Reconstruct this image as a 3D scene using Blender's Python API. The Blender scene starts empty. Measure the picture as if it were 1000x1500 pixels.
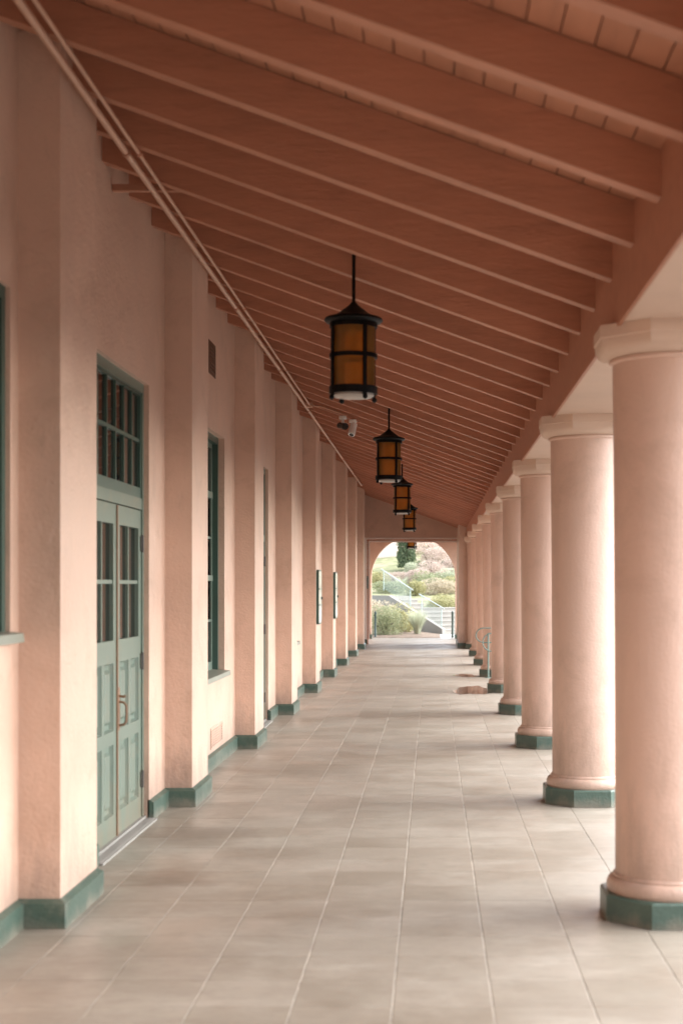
import bpy, bmesh, math, random
from mathutils import Vector, Matrix
R = math.radians
sc = bpy.context.scene
C = sc.collection

# ------------------------------------------------------------ camera, sky, sun, exposure
cam_d = bpy.data.cameras.new('camera'); cam = bpy.data.objects.new('camera', cam_d); C.objects.link(cam)
cam.location = (0, 0, 1.6); cam.rotation_euler = (R(90), 0, 0)
cam_d.sensor_fit = 'VERTICAL'; cam_d.sensor_height = 36; cam_d.sensor_width = 24; cam_d.lens = 50
cam_d.shift_x = -133/1500; cam_d.shift_y = 108/1500
cam_d.clip_start = .05; cam_d.clip_end = 1000
cam_d.dof.use_dof = True; cam_d.dof.focus_distance = 19.0; cam_d.dof.aperture_fstop = 2.4
sc.camera = cam

SUN_EL, SUN_AZ = R(40), R(84)        # azimuth clockwise from +Y: light from the open right-hand side
w = bpy.data.worlds.new('World'); sc.world = w; w.use_nodes = True
nt = w.node_tree
bg = nt.nodes['Background']; bg.inputs['Strength'].default_value = 0.15
sky = nt.nodes.new('ShaderNodeTexSky'); sky.sky_type = 'NISHITA'; sky.sun_disc = False
sky.sun_elevation = SUN_EL; sky.sun_rotation = SUN_AZ
sky.air_density = 1.0; sky.dust_density = 1.5; sky.ozone_density = 1.0
hs = nt.nodes.new('ShaderNodeHueSaturation'); hs.inputs['Saturation'].default_value = .38
nt.links.new(sky.outputs[0], hs.inputs['Color']); nt.links.new(hs.outputs[0], bg.inputs['Color'])
sd = bpy.data.lights.new('sun', 'SUN'); sun = bpy.data.objects.new('sun', sd); C.objects.link(sun)
sd.energy = 1.5; sd.angle = R(88); sd.color = (1, .985, .97)
dvec = Vector((math.sin(SUN_AZ)*math.cos(SUN_EL), math.cos(SUN_AZ)*math.cos(SUN_EL), math.sin(SUN_EL)))
sun.rotation_euler = dvec.to_track_quat('Z', 'Y').to_euler(); sun.location = (15, -5, 20)
sc.view_settings.view_transform = 'Standard'; sc.view_settings.look = 'None'
sc.view_settings.exposure = 2.25; sc.view_settings.gamma = 1; sc.view_settings.use_curve_mapping = False

# ------------------------------------------------------------ helpers
def thing(name, label, cat, loc=(0, 0, 0), group=None):
    o = bpy.data.objects.new(name, None); C.objects.link(o); o.location = loc
    o['label'] = label; o['category'] = cat
    if group: o['group'] = group
    return o

def link(name, me, parent=None, loc=None, kind=None, label=None):
    o = bpy.data.objects.new(name, me); C.objects.link(o)
    if parent: o.parent = parent
    if loc is not None: o.location = loc
    if kind: o['kind'] = kind
    if label: o['label'] = label
    return o

def finish(name, bm, m, smooth=False, bevel=0, seg=2):
    if bevel:
        es = [e for e in bm.edges if len(e.link_faces) == 2 and e.calc_face_angle(0) > .5]
        bmesh.ops.bevel(bm, geom=es, offset=bevel, segments=seg, affect='EDGES', profile=.5)
    bmesh.ops.recalc_face_normals(bm, faces=bm.faces)
    me = bpy.data.meshes.new(name)
    if smooth:
        for f in bm.faces: f.smooth = True
    bm.to_mesh(me); bm.free()
    if smooth: me.set_sharp_from_angle(angle=R(38))
    me.materials.append(m)
    return me

def obj(name, bm, m, parent=None, smooth=False, bevel=0, seg=2, **k):
    return link(name, finish(name, bm, m, smooth, bevel, seg), parent, **k)

def box(bm, x0, x1, y0, y1, z0, z1):
    v = [bm.verts.new((x, y, z)) for x in (x0, x1) for y in (y0, y1) for z in (z0, z1)]
    for a in ((0,1,3,2), (4,6,7,5), (0,4,5,1), (2,3,7,6), (0,2,6,4), (1,5,7,3)):
        bm.faces.new([v[i] for i in a])
    return v

def B(*boxes):
    bm = bmesh.new()
    for b in boxes: box(bm, *b)
    return bm

def lathe(bm, prof, n=48, cx=0, cy=0, rot=0, cap=True, ca=1.0):
    rings = []
    for r, z in prof:
        rings.append([bm.verts.new((cx+r*ca*math.cos(2*math.pi*i/n+rot), cy+r*ca*math.sin(2*math.pi*i/n+rot), z)) for i in range(n)])
    for a, b in zip(rings, rings[1:]):
        for i in range(n):
            bm.faces.new((a[i], a[(i+1) % n], b[(i+1) % n], b[i]))
    if cap:
        bm.faces.new(rings[0][::-1]); bm.faces.new(rings[-1])
    return bm

def tube(bm, pts, r, n=10, cap=True):
    pts = [Vector(p) for p in pts]
    rings = []
    up = None
    for i, p in enumerate(pts):
        d = ((pts[i+1] if i+1 < len(pts) else p) - (pts[i-1] if i else p)).normalized()
        if up is None:
            up = Vector((0, 0, 1)) if abs(d.z) < .9 else Vector((1, 0, 0))
        s = d.cross(up).normalized(); up = s.cross(d).normalized()
        rings.append([bm.verts.new(p + r*(math.cos(2*math.pi*k/n)*s + math.sin(2*math.pi*k/n)*up)) for k in range(n)])
    for a, b in zip(rings, rings[1:]):
        for i in range(n): bm.faces.new((a[i], a[(i+1) % n], b[(i+1) % n], b[i]))
    if cap:
        bm.faces.new(rings[0][::-1]); bm.faces.new(rings[-1])
    return bm

def copy_tree(o, parent=None):
    c = o.copy(); C.objects.link(c); c.parent = parent
    for ch in list(o.children): copy_tree(ch, c)
    return c

# ------------------------------------------------------------ materials
def mat(name, col, rough=.6, spec=.5, var=.08, vscale=1.2, bump=.0, bscale=120, stretch=(1, 1, 1),
        dirt=None, dirt_amt=0, dirt_scale=1.0, rvar=.0, sheen=0, ov=0, grime=None, relief=0):
    m = bpy.data.materials.new(name); m.use_nodes = True
    n = m.node_tree; N = n.nodes; L = n.links; p = N['Principled BSDF']
    p.inputs['Roughness'].default_value = rough; p.inputs['Specular IOR Level'].default_value = spec
    p.inputs['Sheen Weight'].default_value = sheen; p.inputs['Sheen Roughness'].default_value = .35
    g = N.new('ShaderNodeNewGeometry')
    mp = N.new('ShaderNodeMapping'); mp.inputs['Scale'].default_value = stretch
    L.new(g.outputs['Position'], mp.inputs['Vector'])
    ns = N.new('ShaderNodeTexNoise'); ns.inputs['Scale'].default_value = vscale; ns.inputs['Detail'].default_value = 8
    ns.inputs['Roughness'].default_value = .62
    L.new(mp.outputs[0], ns.inputs['Vector'])
    mr = N.new('ShaderNodeMapRange'); mr.inputs['From Min'].default_value = .3; mr.inputs['From Max'].default_value = .7
    mr.inputs['To Min'].default_value = 1-var; mr.inputs['To Max'].default_value = 1+var
    L.new(ns.outputs['Fac'], mr.inputs['Value'])
    mx = N.new('ShaderNodeVectorMath'); mx.operation = 'SCALE'; mx.inputs[0].default_value = col[:3]
    L.new(mr.outputs[0], mx.inputs['Scale'])
    out = mx.outputs[0]
    if dirt:
        n2 = N.new('ShaderNodeTexNoise'); n2.inputs['Scale'].default_value = dirt_scale; n2.inputs['Detail'].default_value = 10
        n2.inputs['Roughness'].default_value = .7; n2.inputs['Distortion'].default_value = .6
        L.new(mp.outputs[0], n2.inputs['Vector'])
        r2 = N.new('ShaderNodeMapRange'); r2.inputs['From Min'].default_value = .52; r2.inputs['From Max'].default_value = .65
        r2.inputs['To Max'].default_value = dirt_amt
        L.new(n2.outputs['Fac'], r2.inputs['Value'])
        mm = N.new('ShaderNodeMix'); mm.data_type = 'RGBA'; mm.inputs['B'].default_value = (*dirt, 1)
        L.new(r2.outputs[0], mm.inputs['Factor']); L.new(out, mm.inputs['A']); out = mm.outputs['Result']
    if grime:      # scuffs and splash marks that thin out above the floor
        sx = N.new('ShaderNodeSeparateXYZ'); L.new(g.outputs['Position'], sx.inputs[0])
        hz = N.new('ShaderNodeMapRange'); hz.inputs['From Min'].default_value = grime[1]; hz.inputs['From Max'].default_value = grime[2]
        hz.inputs['To Min'].default_value = .34; hz.inputs['To Max'].default_value = -.06; L.new(sx.outputs['Z'], hz.inputs['Value'])
        m5 = N.new('ShaderNodeMapping'); m5.inputs['Scale'].default_value = (1, 1, .35); L.new(g.outputs['Position'], m5.inputs['Vector'])
        n5 = N.new('ShaderNodeTexNoise'); n5.inputs['Scale'].default_value = 6; n5.inputs['Detail'].default_value = 9; n5.inputs['Roughness'].default_value = .72
        L.new(m5.outputs[0], n5.inputs['Vector'])
        a5 = N.new('ShaderNodeMath'); a5.operation = 'ADD'; L.new(n5.outputs['Fac'], a5.inputs[0]); L.new(hz.outputs[0], a5.inputs[1])
        r5 = N.new('ShaderNodeMapRange'); r5.inputs['From Min'].default_value = .56; r5.inputs['From Max'].default_value = .90; r5.inputs['To Max'].default_value = .75
        L.new(a5.outputs[0], r5.inputs['Value'])
        m6 = N.new('ShaderNodeMix'); m6.data_type = 'RGBA'; m6.inputs['B'].default_value = (*grime[0], 1)
        L.new(r5.outputs[0], m6.inputs['Factor']); L.new(out, m6.inputs['A']); out = m6.outputs['Result']
    if ov:
        oi = N.new('ShaderNodeObjectInfo'); r6 = N.new('ShaderNodeMapRange'); r6.inputs['To Min'].default_value = 1-ov; r6.inputs['To Max'].default_value = 1+ov
        L.new(oi.outputs['Random'], r6.inputs['Value'])
        s6 = N.new('ShaderNodeVectorMath'); s6.operation = 'SCALE'; L.new(out, s6.inputs[0]); L.new(r6.outputs[0], s6.inputs['Scale']); out = s6.outputs[0]
    L.new(out, p.inputs['Base Color'])
    if rvar:
        r3 = N.new('ShaderNodeMapRange'); r3.inputs['From Min'].default_value = .3; r3.inputs['From Max'].default_value = .7
        r3.inputs['To Min'].default_value = rough-rvar; r3.inputs['To Max'].default_value = rough+rvar
        L.new(ns.outputs['Fac'], r3.inputs['Value']); L.new(r3.outputs[0], p.inputs['Roughness'])
    if bump:
        n4 = N.new('ShaderNodeTexNoise'); n4.inputs['Scale'].default_value = bscale; n4.inputs['Detail'].default_value = 4
        L.new(mp.outputs[0], n4.inputs['Vector'])
        bp = N.new('ShaderNodeBump'); bp.inputs['Strength'].default_value = bump; bp.inputs['Distance'].default_value = .01
        L.new(n4.outputs['Fac'], bp.inputs['Height']); L.new(bp.outputs[0], p.inputs['Normal'])
        if relief:
            n7 = N.new('ShaderNodeTexNoise'); n7.inputs['Scale'].default_value = 7; n7.inputs['Detail'].default_value = 3; n7.inputs['Distortion'].default_value = .8
            L.new(mp.outputs[0], n7.inputs['Vector'])
            b7 = N.new('ShaderNodeBump'); b7.inputs['Strength'].default_value = relief; b7.inputs['Distance'].default_value = .02
            L.new(n7.outputs['Fac'], b7.inputs['Height']); L.new(b7.outputs[0], bp.inputs['Normal'])
    return m

PINK = (.62, .418, .316)
M = {}
M['stucco'] = mat('pink_stucco', PINK, .46, .9, .09, 1.5, .42, 48, dirt=(.40, .25, .17), dirt_amt=.32, dirt_scale=2.2, rvar=.08, grime=((.30, .21, .165), .12, .6), relief=.30)
M['stucco_col'] = mat('pink_column_paint', (.65, .44, .345), .46, .7, .05, 1.6, .25, 55, dirt=(.42, .27, .19), dirt_amt=.32, dirt_scale=2.0, rvar=.08, ov=.025, grime=((.36, .25, .19), .15, .8), relief=.16)
M['lintel'] = mat('tan_lintel_stucco', (.62, .45, .35), .7, .3, .05, 2, .2, 60)
M['timber'] = mat('terracotta_timber_paint', (.44, .195, .118), .5, .4, .08, 2.6, .22, 26, (1, 6, 6), dirt=(.28, .12, .075), dirt_amt=.35, dirt_scale=2.2, ov=.07, relief=.15)
M['board'] = mat('terracotta_board_paint', (.44, .205, .125), .55, .35, .08, 2.0, .12, 40, (4, .5, 4), dirt=(.25, .12, .08), dirt_amt=.3, dirt_scale=2, ov=.07)
M['green'] = mat('green_plinth_paint', (.062, .100, .078), .36, .5, .14, 6, .35, 60, dirt=(.24, .23, .18), dirt_amt=.35, dirt_scale=5, grime=((.22, .19, .15), .0, .09))
M['door'] = mat('green_door_paint', (.14, .185, .148), .36, .5, .06, 3, .05, 40, dirt=(.22, .2, .14), dirt_amt=.4, dirt_scale=4, grime=((.2, .17, .12), .0, .5))
M['winframe'] = mat('dark_green_window_paint', (.05, .095, .075), .35, .5, .08, 3)
M['sill'] = mat('grey_green_sill', (.24, .25, .20), .45, .5, .08, 4, .1, 60)
M['copper'] = mat('copper_trim', (.22, .12, .065), .4, .6, .15, 8)
M['iron'] = mat('black_iron', (.005, .005, .005), .5, .15, .1, 8)
M['hinge'] = mat('dark_hinge', (.05, .045, .035), .5, .5, .1, 8)
M['pipe'] = mat('painted_pipe', (.52, .30, .205), .42, .5, .06, 5)
M['white'] = mat('white_plastic', (.86, .85, .82), .35, .5, .02, 5)
M['lens'] = mat('frosted_lens', (.30, .26, .23), .3, .5, .1, 12)
M['black'] = mat('black_plastic', (.02, .02, .02), .2, .5, .02, 5)
M['bulb'] = mat('bulb_glass', (.85, .75, .5), .15, .6, .02, 5)
M['case_face'] = mat('case_panel', (.80, .80, .78), .12, .7, .12, 7)  # white colour stands in for bright outdoors reflected in the case glass
M['grout'] = mat('pale_grout', (.43, .39, .33), .8, .2, .4, 4, dirt=(.16, .13, .10), dirt_amt=.8, dirt_scale=3)
M['concrete'] = mat('concrete', (.28, .265, .24), .75, .3, .1, 1.5, .2, 30)
M['plaza'] = mat('plaza_concrete', (.47, .45, .42), .7, .35, .07, .6, .1, 30)
M['soil'] = mat('mulch_soil', (.20, .155, .12), .9, .2, .3, 9, .6, 25)
M['hill'] = mat('hill_groundcover', (.24, .25, .14), .9, .2, .4, 2.5, .9, 8, dirt=(.42, .30, .25), dirt_amt=.8, dirt_scale=.6)
M['bldg'] = mat('pale_pink_building', (.66, .56, .51), .8, .2, .03, 1)
M['steel'] = mat('pale_green_steel', (.34, .44, .42), .35, .6, .05, 5)
M['railpaint'] = mat('pale_rail', (.45, .50, .48), .4, .5, .03, 5)
M['rack'] = mat('green_rack_paint', (.14, .20, .17), .45, .5, .06, 8)
M['bollard'] = mat('dark_green_post', (.03, .06, .05), .35, .5, .06, 8)
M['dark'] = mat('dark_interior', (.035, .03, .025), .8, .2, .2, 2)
M['trim'] = mat('pale_pink_casing', (.84, .76, .70), .45, .5, .04, 3)
M['vent'] = mat('brown_vent', (.12, .055, .03), .5, .4, .1, 6)

def simple(name, col, rough, spec=.5, **kw):
    m = bpy.data.materials.new(name); m.use_nodes = True; p = m.node_tree.nodes['Principled BSDF']
    p.inputs['Base Color'].default_value = (*col, 1); p.inputs['Roughness'].default_value = rough
    p.inputs['Specular IOR Level'].default_value = spec
    for k, v in kw.items(): p.inputs[k.replace('_', ' ')].default_value = v
    return m
M['pane'] = simple('window_glass', (.012, .014, .012), .03, .6)
M['water'] = simple('puddle_water', (.10, .085, .07), .02, .5)

def amber():
    m = bpy.data.materials.new('amber_glass'); m.use_nodes = True
    n = m.node_tree; N = n.nodes; L = n.links; N.remove(N['Principled BSDF']); out = N['Material Output']
    g = N.new('ShaderNodeNewGeometry'); ns = N.new('ShaderNodeTexNoise'); ns.inputs['Scale'].default_value = 9; ns.inputs['Detail'].default_value = 5
    L.new(g.outputs['Position'], ns.inputs['Vector'])
    cr = N.new('ShaderNodeMix'); cr.data_type = 'RGBA'; cr.inputs['A'].default_value = (.70, .33, .07, 1); cr.inputs['B'].default_value = (.88, .55, .18, 1)
    L.new(ns.outputs['Fac'], cr.inputs['Factor'])
    tr = N.new('ShaderNodeBsdfTransparent'); tl = N.new('ShaderNodeBsdfTranslucent'); gl = N.new('ShaderNodeBsdfGlossy'); df = N.new('ShaderNodeBsdfDiffuse')
    gl.inputs['Roughness'].default_value = .12
    for x in (tr, tl, df): L.new(cr.outputs['Result'], x.inputs['Color'])
    a = N.new('ShaderNodeMixShader'); a.inputs[0].default_value = .38; L.new(tr.outputs[0], a.inputs[1]); L.new(tl.outputs[0], a.inputs[2])
    b = N.new('ShaderNodeMixShader'); b.inputs[0].default_value = .12; L.new(a.outputs[0], b.inputs[1]); L.new(df.outputs[0], b.inputs[2])
    fr = N.new('ShaderNodeFresnel'); c = N.new('ShaderNodeMixShader'); L.new(fr.outputs[0], c.inputs[0]); L.new(b.outputs[0], c.inputs[1]); L.new(gl.outputs[0], c.inputs[2])
    L.new(c.outputs[0], out.inputs['Surface'])
    return m
M['amber'] = amber()

def rail_glass():
    m = bpy.data.materials.new('rail_glass'); m.use_nodes = True
    n = m.node_tree; N = n.nodes; L = n.links; p = N['Principled BSDF']
    p.inputs['Base Color'].default_value = (.45, .56, .54, 1); p.inputs['Roughness'].default_value = .15
    t = N.new('ShaderNodeBsdfTransparent'); mx = N.new('ShaderNodeMixShader'); mx.inputs[0].default_value = .16
    L.new(t.outputs[0], mx.inputs[1]); L.new(p.outputs[0], mx.inputs[2]); L.new(mx.outputs[0], N['Material Output'].inputs['Surface'])
    return m
M['glass_rail'] = rail_glass()

TX0, TW, TY0, TL = -1.67, .38, 5.76, .364
def tile_mat():
    m = bpy.data.materials.new('beige_floor_tile'); m.use_nodes = True
    n = m.node_tree; N = n.nodes; L = n.links; p = N['Principled BSDF']
    g = N.new('ShaderNodeNewGeometry')
    def noise(scale, st, detail=8, rough=.65, dist=0):
        mp = N.new('ShaderNodeMapping'); mp.inputs['Scale'].default_value = st; L.new(g.outputs['Position'], mp.inputs['Vector'])
        x = N.new('ShaderNodeTexNoise'); x.inputs['Scale'].default_value = scale; x.inputs['Detail'].default_value = detail
        x.inputs['Roughness'].default_value = rough; x.inputs['Distortion'].default_value = dist
        L.new(mp.outputs[0], x.inputs['Vector']); return x.outputs['Fac']
    def rng(v, a, b, c, d):
        r = N.new('ShaderNodeMapRange'); r.interpolation_type = 'SMOOTHSTEP'
        for k, q in zip(('From Min', 'From Max', 'To Min', 'To Max'), (a, b, c, d)): r.inputs[k].default_value = q
        L.new(v, r.inputs['Value']); return r.outputs[0]
    def mix(f, a, b):
        x = N.new('ShaderNodeMix'); x.data_type = 'RGBA'; L.new(f, x.inputs['Factor'])
        for s, q in (('A', a), ('B', b)):
            if isinstance(q, tuple): x.inputs[s].default_value = (*q, 1)
            else: L.new(q, x.inputs[s])
        return x.outputs['Result']
    # one shade per tile
    mp = N.new('ShaderNodeVectorMath'); mp.operation = 'SUBTRACT'; mp.inputs[1].default_value = (TX0, TY0, 0); L.new(g.outputs['Position'], mp.inputs[0])
    dv = N.new('ShaderNodeVectorMath'); dv.operation = 'DIVIDE'; dv.inputs[1].default_value = (TW, TL, 1000); L.new(mp.outputs[0], dv.inputs[0])
    fl = N.new('ShaderNodeVectorMath'); fl.operation = 'FLOOR'; L.new(dv.outputs[0], fl.inputs[0])
    wn = N.new('ShaderNodeTexWhiteNoise'); wn.noise_dimensions = '2D'; L.new(fl.outputs[0], wn.inputs['Vector'])
    base = mix(wn.outputs['Value'], (.265, .235, .190), (.330, .297, .248))
    c = mix(rng(noise(.55, (.7, 1, 1), 6, .5, .4), .40, .75, 0, .75), base, (.195, .155, .115))      # brown traffic stains
    c = mix(rng(noise(1.9, (.7, 1.2, 1), 12, .72, .4), .42, .74, 0, .42), c, (.47, .435, .375))      # pale mineral bloom
    c = mix(rng(noise(9, (.5, 1.5, 1), 9, .7, .2), .47, .72, 0, .5), c, (.215, .18, .14))           # fine cross streaks
    c = mix(rng(noise(60, (1, 1, 1), 3, .6), .60, .85, 0, .3), c, (.16, .13, .10))                    # grit
    # damp brownish patches by the door and a few along the wall
    for (sx, sy, sr, am) in ((-1.50, 9.15, .55, .6), (-1.42, 7.75, .38, .7), (-1.05, 8.4, .5, .3), (-.9, 12.2, .7, .35), (-1.2, 6.0, .6, .35), (.3, 9.6, .5, .25), (-.2, 17.5, 1.2, .35)):
        dn = N.new('ShaderNodeVectorMath'); dn.operation = 'DISTANCE'; dn.inputs[1].default_value = (sx, sy, 0); L.new(g.outputs['Position'], dn.inputs[0])
        ad = N.new('ShaderNodeMath'); ad.operation = 'MULTIPLY_ADD'; ad.inputs[1].default_value = 1.1*sr; L.new(noise(4.5, (1, 1, 1), 9, .68), ad.inputs[0]); L.new(dn.outputs['Value'], ad.inputs[2])
        c = mix(rng(ad.outputs[0], sr*.75, sr*1.5, am, 0), c, (.155, .12, .088))
    c = mix(rng(noise(22, (.6, 1.3, 1), 7, .7), .45, .72, 0, .28), c, (.17, .14, .11))
    L.new(c, p.inputs['Base Color'])
    L.new(rng(noise(1.1, (1, 1, 1), 8, .65), .35, .65, .32, .56), p.inputs['Roughness'])
    p.inputs['Specular IOR Level'].default_value = .65
    bp = N.new('ShaderNodeBump'); bp.inputs['Strength'].default_value = .035; bp.inputs['Distance'].default_value = .01
    L.new(noise(35, (1, 1, 1), 5), bp.inputs['Height']); L.new(bp.outputs[0], p.inputs['Normal'])
    return m
M['tile'] = tile_mat()

# ------------------------------------------------------------ constants of the arcade
S = 3.64
WX = -1.93            # wall face
PC0 = 7.0             # first pilaster centre
CC0 = 6.91            # first column centre
CX = 1.15
END = 38.8
Y_BACK = -18.0
def zs(x): return 3.39 - .36*x      # rafter undersides
def zb(x): return 3.57 - .36*x      # ceiling boards

# ------------------------------------------------------------ ground and floor
def ground():
    bm = bmesh.new()
    v = [bm.verts.new(p) for p in ((-300, -300, -.012), (300, -300, -.012), (300, 400, -.012), (-300, 400, -.012))]
    bm.faces.new(v); return obj('ground', bm, M['plaza'], kind='structure')
ground()
M['dark_ground'] = mat('bounce_cutting_ground', (.07, .068, .064), .85, .3, .15, 1.2, .4, 60)
obj('added_dark_ground', B((2.6, 60, -60, 41, -.05, -.006)), M['dark_ground'], kind='structure')  # unseen dark ground, added to cut light bounced up under the roof
obj('kerb', B((2.35, 2.6, -60, 41, -.2, .10)), M['plaza'], kind='structure', bevel=.02)
floor = link('floor', finish('floor', B((WX-.3, 1.75, Y_BACK, 43.4, -.2, .0)), M['grout']), kind='structure')
def xcols():
    xs = [WX-.05] + [TX0+TW*i for i in range(8)] + [1.38, 1.75]
    return list(zip(xs, xs[1:]))
def tile_bm(bm, w, l, x=0, y=0):
    g, h = .0028, .0006
    x0, x1, y0, y1, b = x+g, x+w-g, y+h, y+l-h, .0015
    lo = [bm.verts.new(p) for p in ((x0, y0, -.001), (x1, y0, -.001), (x1, y1, -.001), (x0, y1, -.001))]
    mi = [bm.verts.new(p) for p in ((x0, y0, .0015), (x1, y0, .0015), (x1, y1, .0015), (x0, y1, .0015))]
    hi = [bm.verts.new(p) for p in ((x0+b, y0+b, .0026), (x1-b, y0+b, .0026), (x1-b, y1-b, .0026), (x0+b, y1-b, .0026))]
    for a, c in ((lo, mi), (mi, hi)):
        for i in range(4): bm.faces.new((a[i], a[(i+1) % 4], c[(i+1) % 4], c[i]))
    bm.faces.new(hi)
random.seed(4)
meshes = {}
k0, k1 = -2, 27     # rows laid as single tiles
for (xa, xb) in xcols():
    bm = bmesh.new(); tile_bm(bm, xb-xa, TL); me = finish('tile', bm, M['tile'])
    for k in range(k0, k1):
        o = link('tile', me, floor, (xa, TY0+k*TL, random.uniform(-.0003, .0003)))
        o.rotation_euler = (random.uniform(-.0009, .0009), random.uniform(-.0009, .0009), 0)
bm = bmesh.new()
for (xa, xb) in xcols():
    k = k1
    while TY0+(k+1)*TL < 43.4: tile_bm(bm, xb-xa, TL, xa, TY0+k*TL); k += 1
    k = k0-1
    while TY0+k*TL > Y_BACK: tile_bm(bm, xb-xa, TL, xa, TY0+k*TL); k -= 1
obj('tile_field', bm, M['tile'], floor, kind='stuff')

# ------------------------------------------------------------ long wall with openings
DOOR = (8.11, 9.70); WZT = 2.968
OPEN = [(4.90, 6.51, 1.37, WZT), (*DOOR, 0, WZT), (11.5, 13.22, .80, WZT), (DOOR[0]+7.04, DOOR[1]+7.04, 0, WZT), (18.5, 20.2, .80, WZT)]
wall = thing('arcade_wall', 'long pink stucco wall on the left with square pilasters, green doors and windows', 'wall', (WX, 20, 0))
def wpart(name, bm, m, parent=None, **k):
    o = obj(name, bm, m, parent or wall, **k)
    if parent is None: o.matrix_parent_inverse = Matrix.Translation((-WX, -20, 0))
    return o
bm = bmesh.new(); TH = .28; y = Y_BACK; ZT = zb(WX)+.02
for (a, b, z0, z1) in OPEN:
    box(bm, WX-TH, WX, y, a, 0, ZT)
    if z0 > 0: box(bm, WX-TH, WX, a, b, 0, z0)
    box(bm, WX-TH, WX, a, b, z1, ZT); y = b
box(bm, WX-TH, WX, y, 43.0, 0, ZT)
bmesh.ops.remove_doubles(bm, verts=bm.verts, dist=1e-5)
# drop the inner duplicate faces between neighbouring blocks
seen = {}
for f in list(bm.faces):
    key = tuple(round(c, 4) for c in f.calc_center_median()) + (round(f.calc_area(), 4),)
    if key in seen: pass
    seen[key] = f
wpart('stucco_face', bm, M['stucco'])
wpart('dark_room', B((WX-1.6, WX-TH-.35, 4.5, 22, -.1, 3.2)), M['dark'])  # dark-coloured block stands in for the shade of unlit rooms
# baseboard runs between pilasters and doors
def base_prof(bm, y0, y1, x0=WX, t=.032, h=.138):
    v = []
    for yy in (y0, y1):
        v.append([bm.verts.new(p) for p in ((x0-.01, yy, 0), (x0+t, yy, 0), (x0+t, yy, h-.016), (x0+.004, yy, h), (x0-.01, yy, h))])
    for i in range(5): bm.faces.new((v[0][i], v[0][(i+1) % 5], v[1][(i+1) % 5], v[1][i]))
    bm.faces.new(v[0][::-1]); bm.faces.new(v[1])
PH = .385
segs = []; y = Y_BACK
stops = sorted([(PC0+S*n-PH, PC0+S*n+PH) for n in range(-3, 9)] + [(a-.0, b+.0) for (a, b, z0, z1) in OPEN if z0 == 0])
for a, b in stops:
    if a > y: segs.append((y, a))
    y = max(y, b)
segs.append((y, END))
for a, b in segs:
    bm = bmesh.new(); base_prof(bm, a, b); wpart('baseboard', bm, M['green'])
# pilasters
pil_me = finish('pilaster', B((WX-.02, -1.735, -.36, .36, .10, zb(-1.735)-.004)), M['stucco'], bevel=.014, seg=3)
bm = bmesh.new(); box(bm, WX-.02, -1.703, -PH, PH, 0, .120)
t0 = [bm.verts.new(p) for p in ((WX-.02, -PH, .120), (-1.703, -PH, .120), (-1.703, PH, .120), (WX-.02, PH, .120))]
t1 = [bm.verts.new(p) for p in ((WX-.02, -.362, .140), (-1.731, -.362, .140), (-1.731, .362, .140), (WX-.02, .362, .140))]
for i in range(4): bm.faces.new((t0[i], t0[(i+1) % 4], t1[(i+1) % 4], t1[i]))
bm.faces.new(t1)
bmesh.ops.remove_doubles(bm, verts=bm.verts, dist=1e-4)
plin_me = finish('plinth', bm, M['green'], bevel=.004, seg=1)
for n in range(-2, 9):
    p = link('pilaster', pil_me, wall, (0, PC0+S*n, 0)); p.matrix_parent_inverse = Matrix.Translation((-WX, -20, 0))
    link('plinth', plin_me, p)

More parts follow.
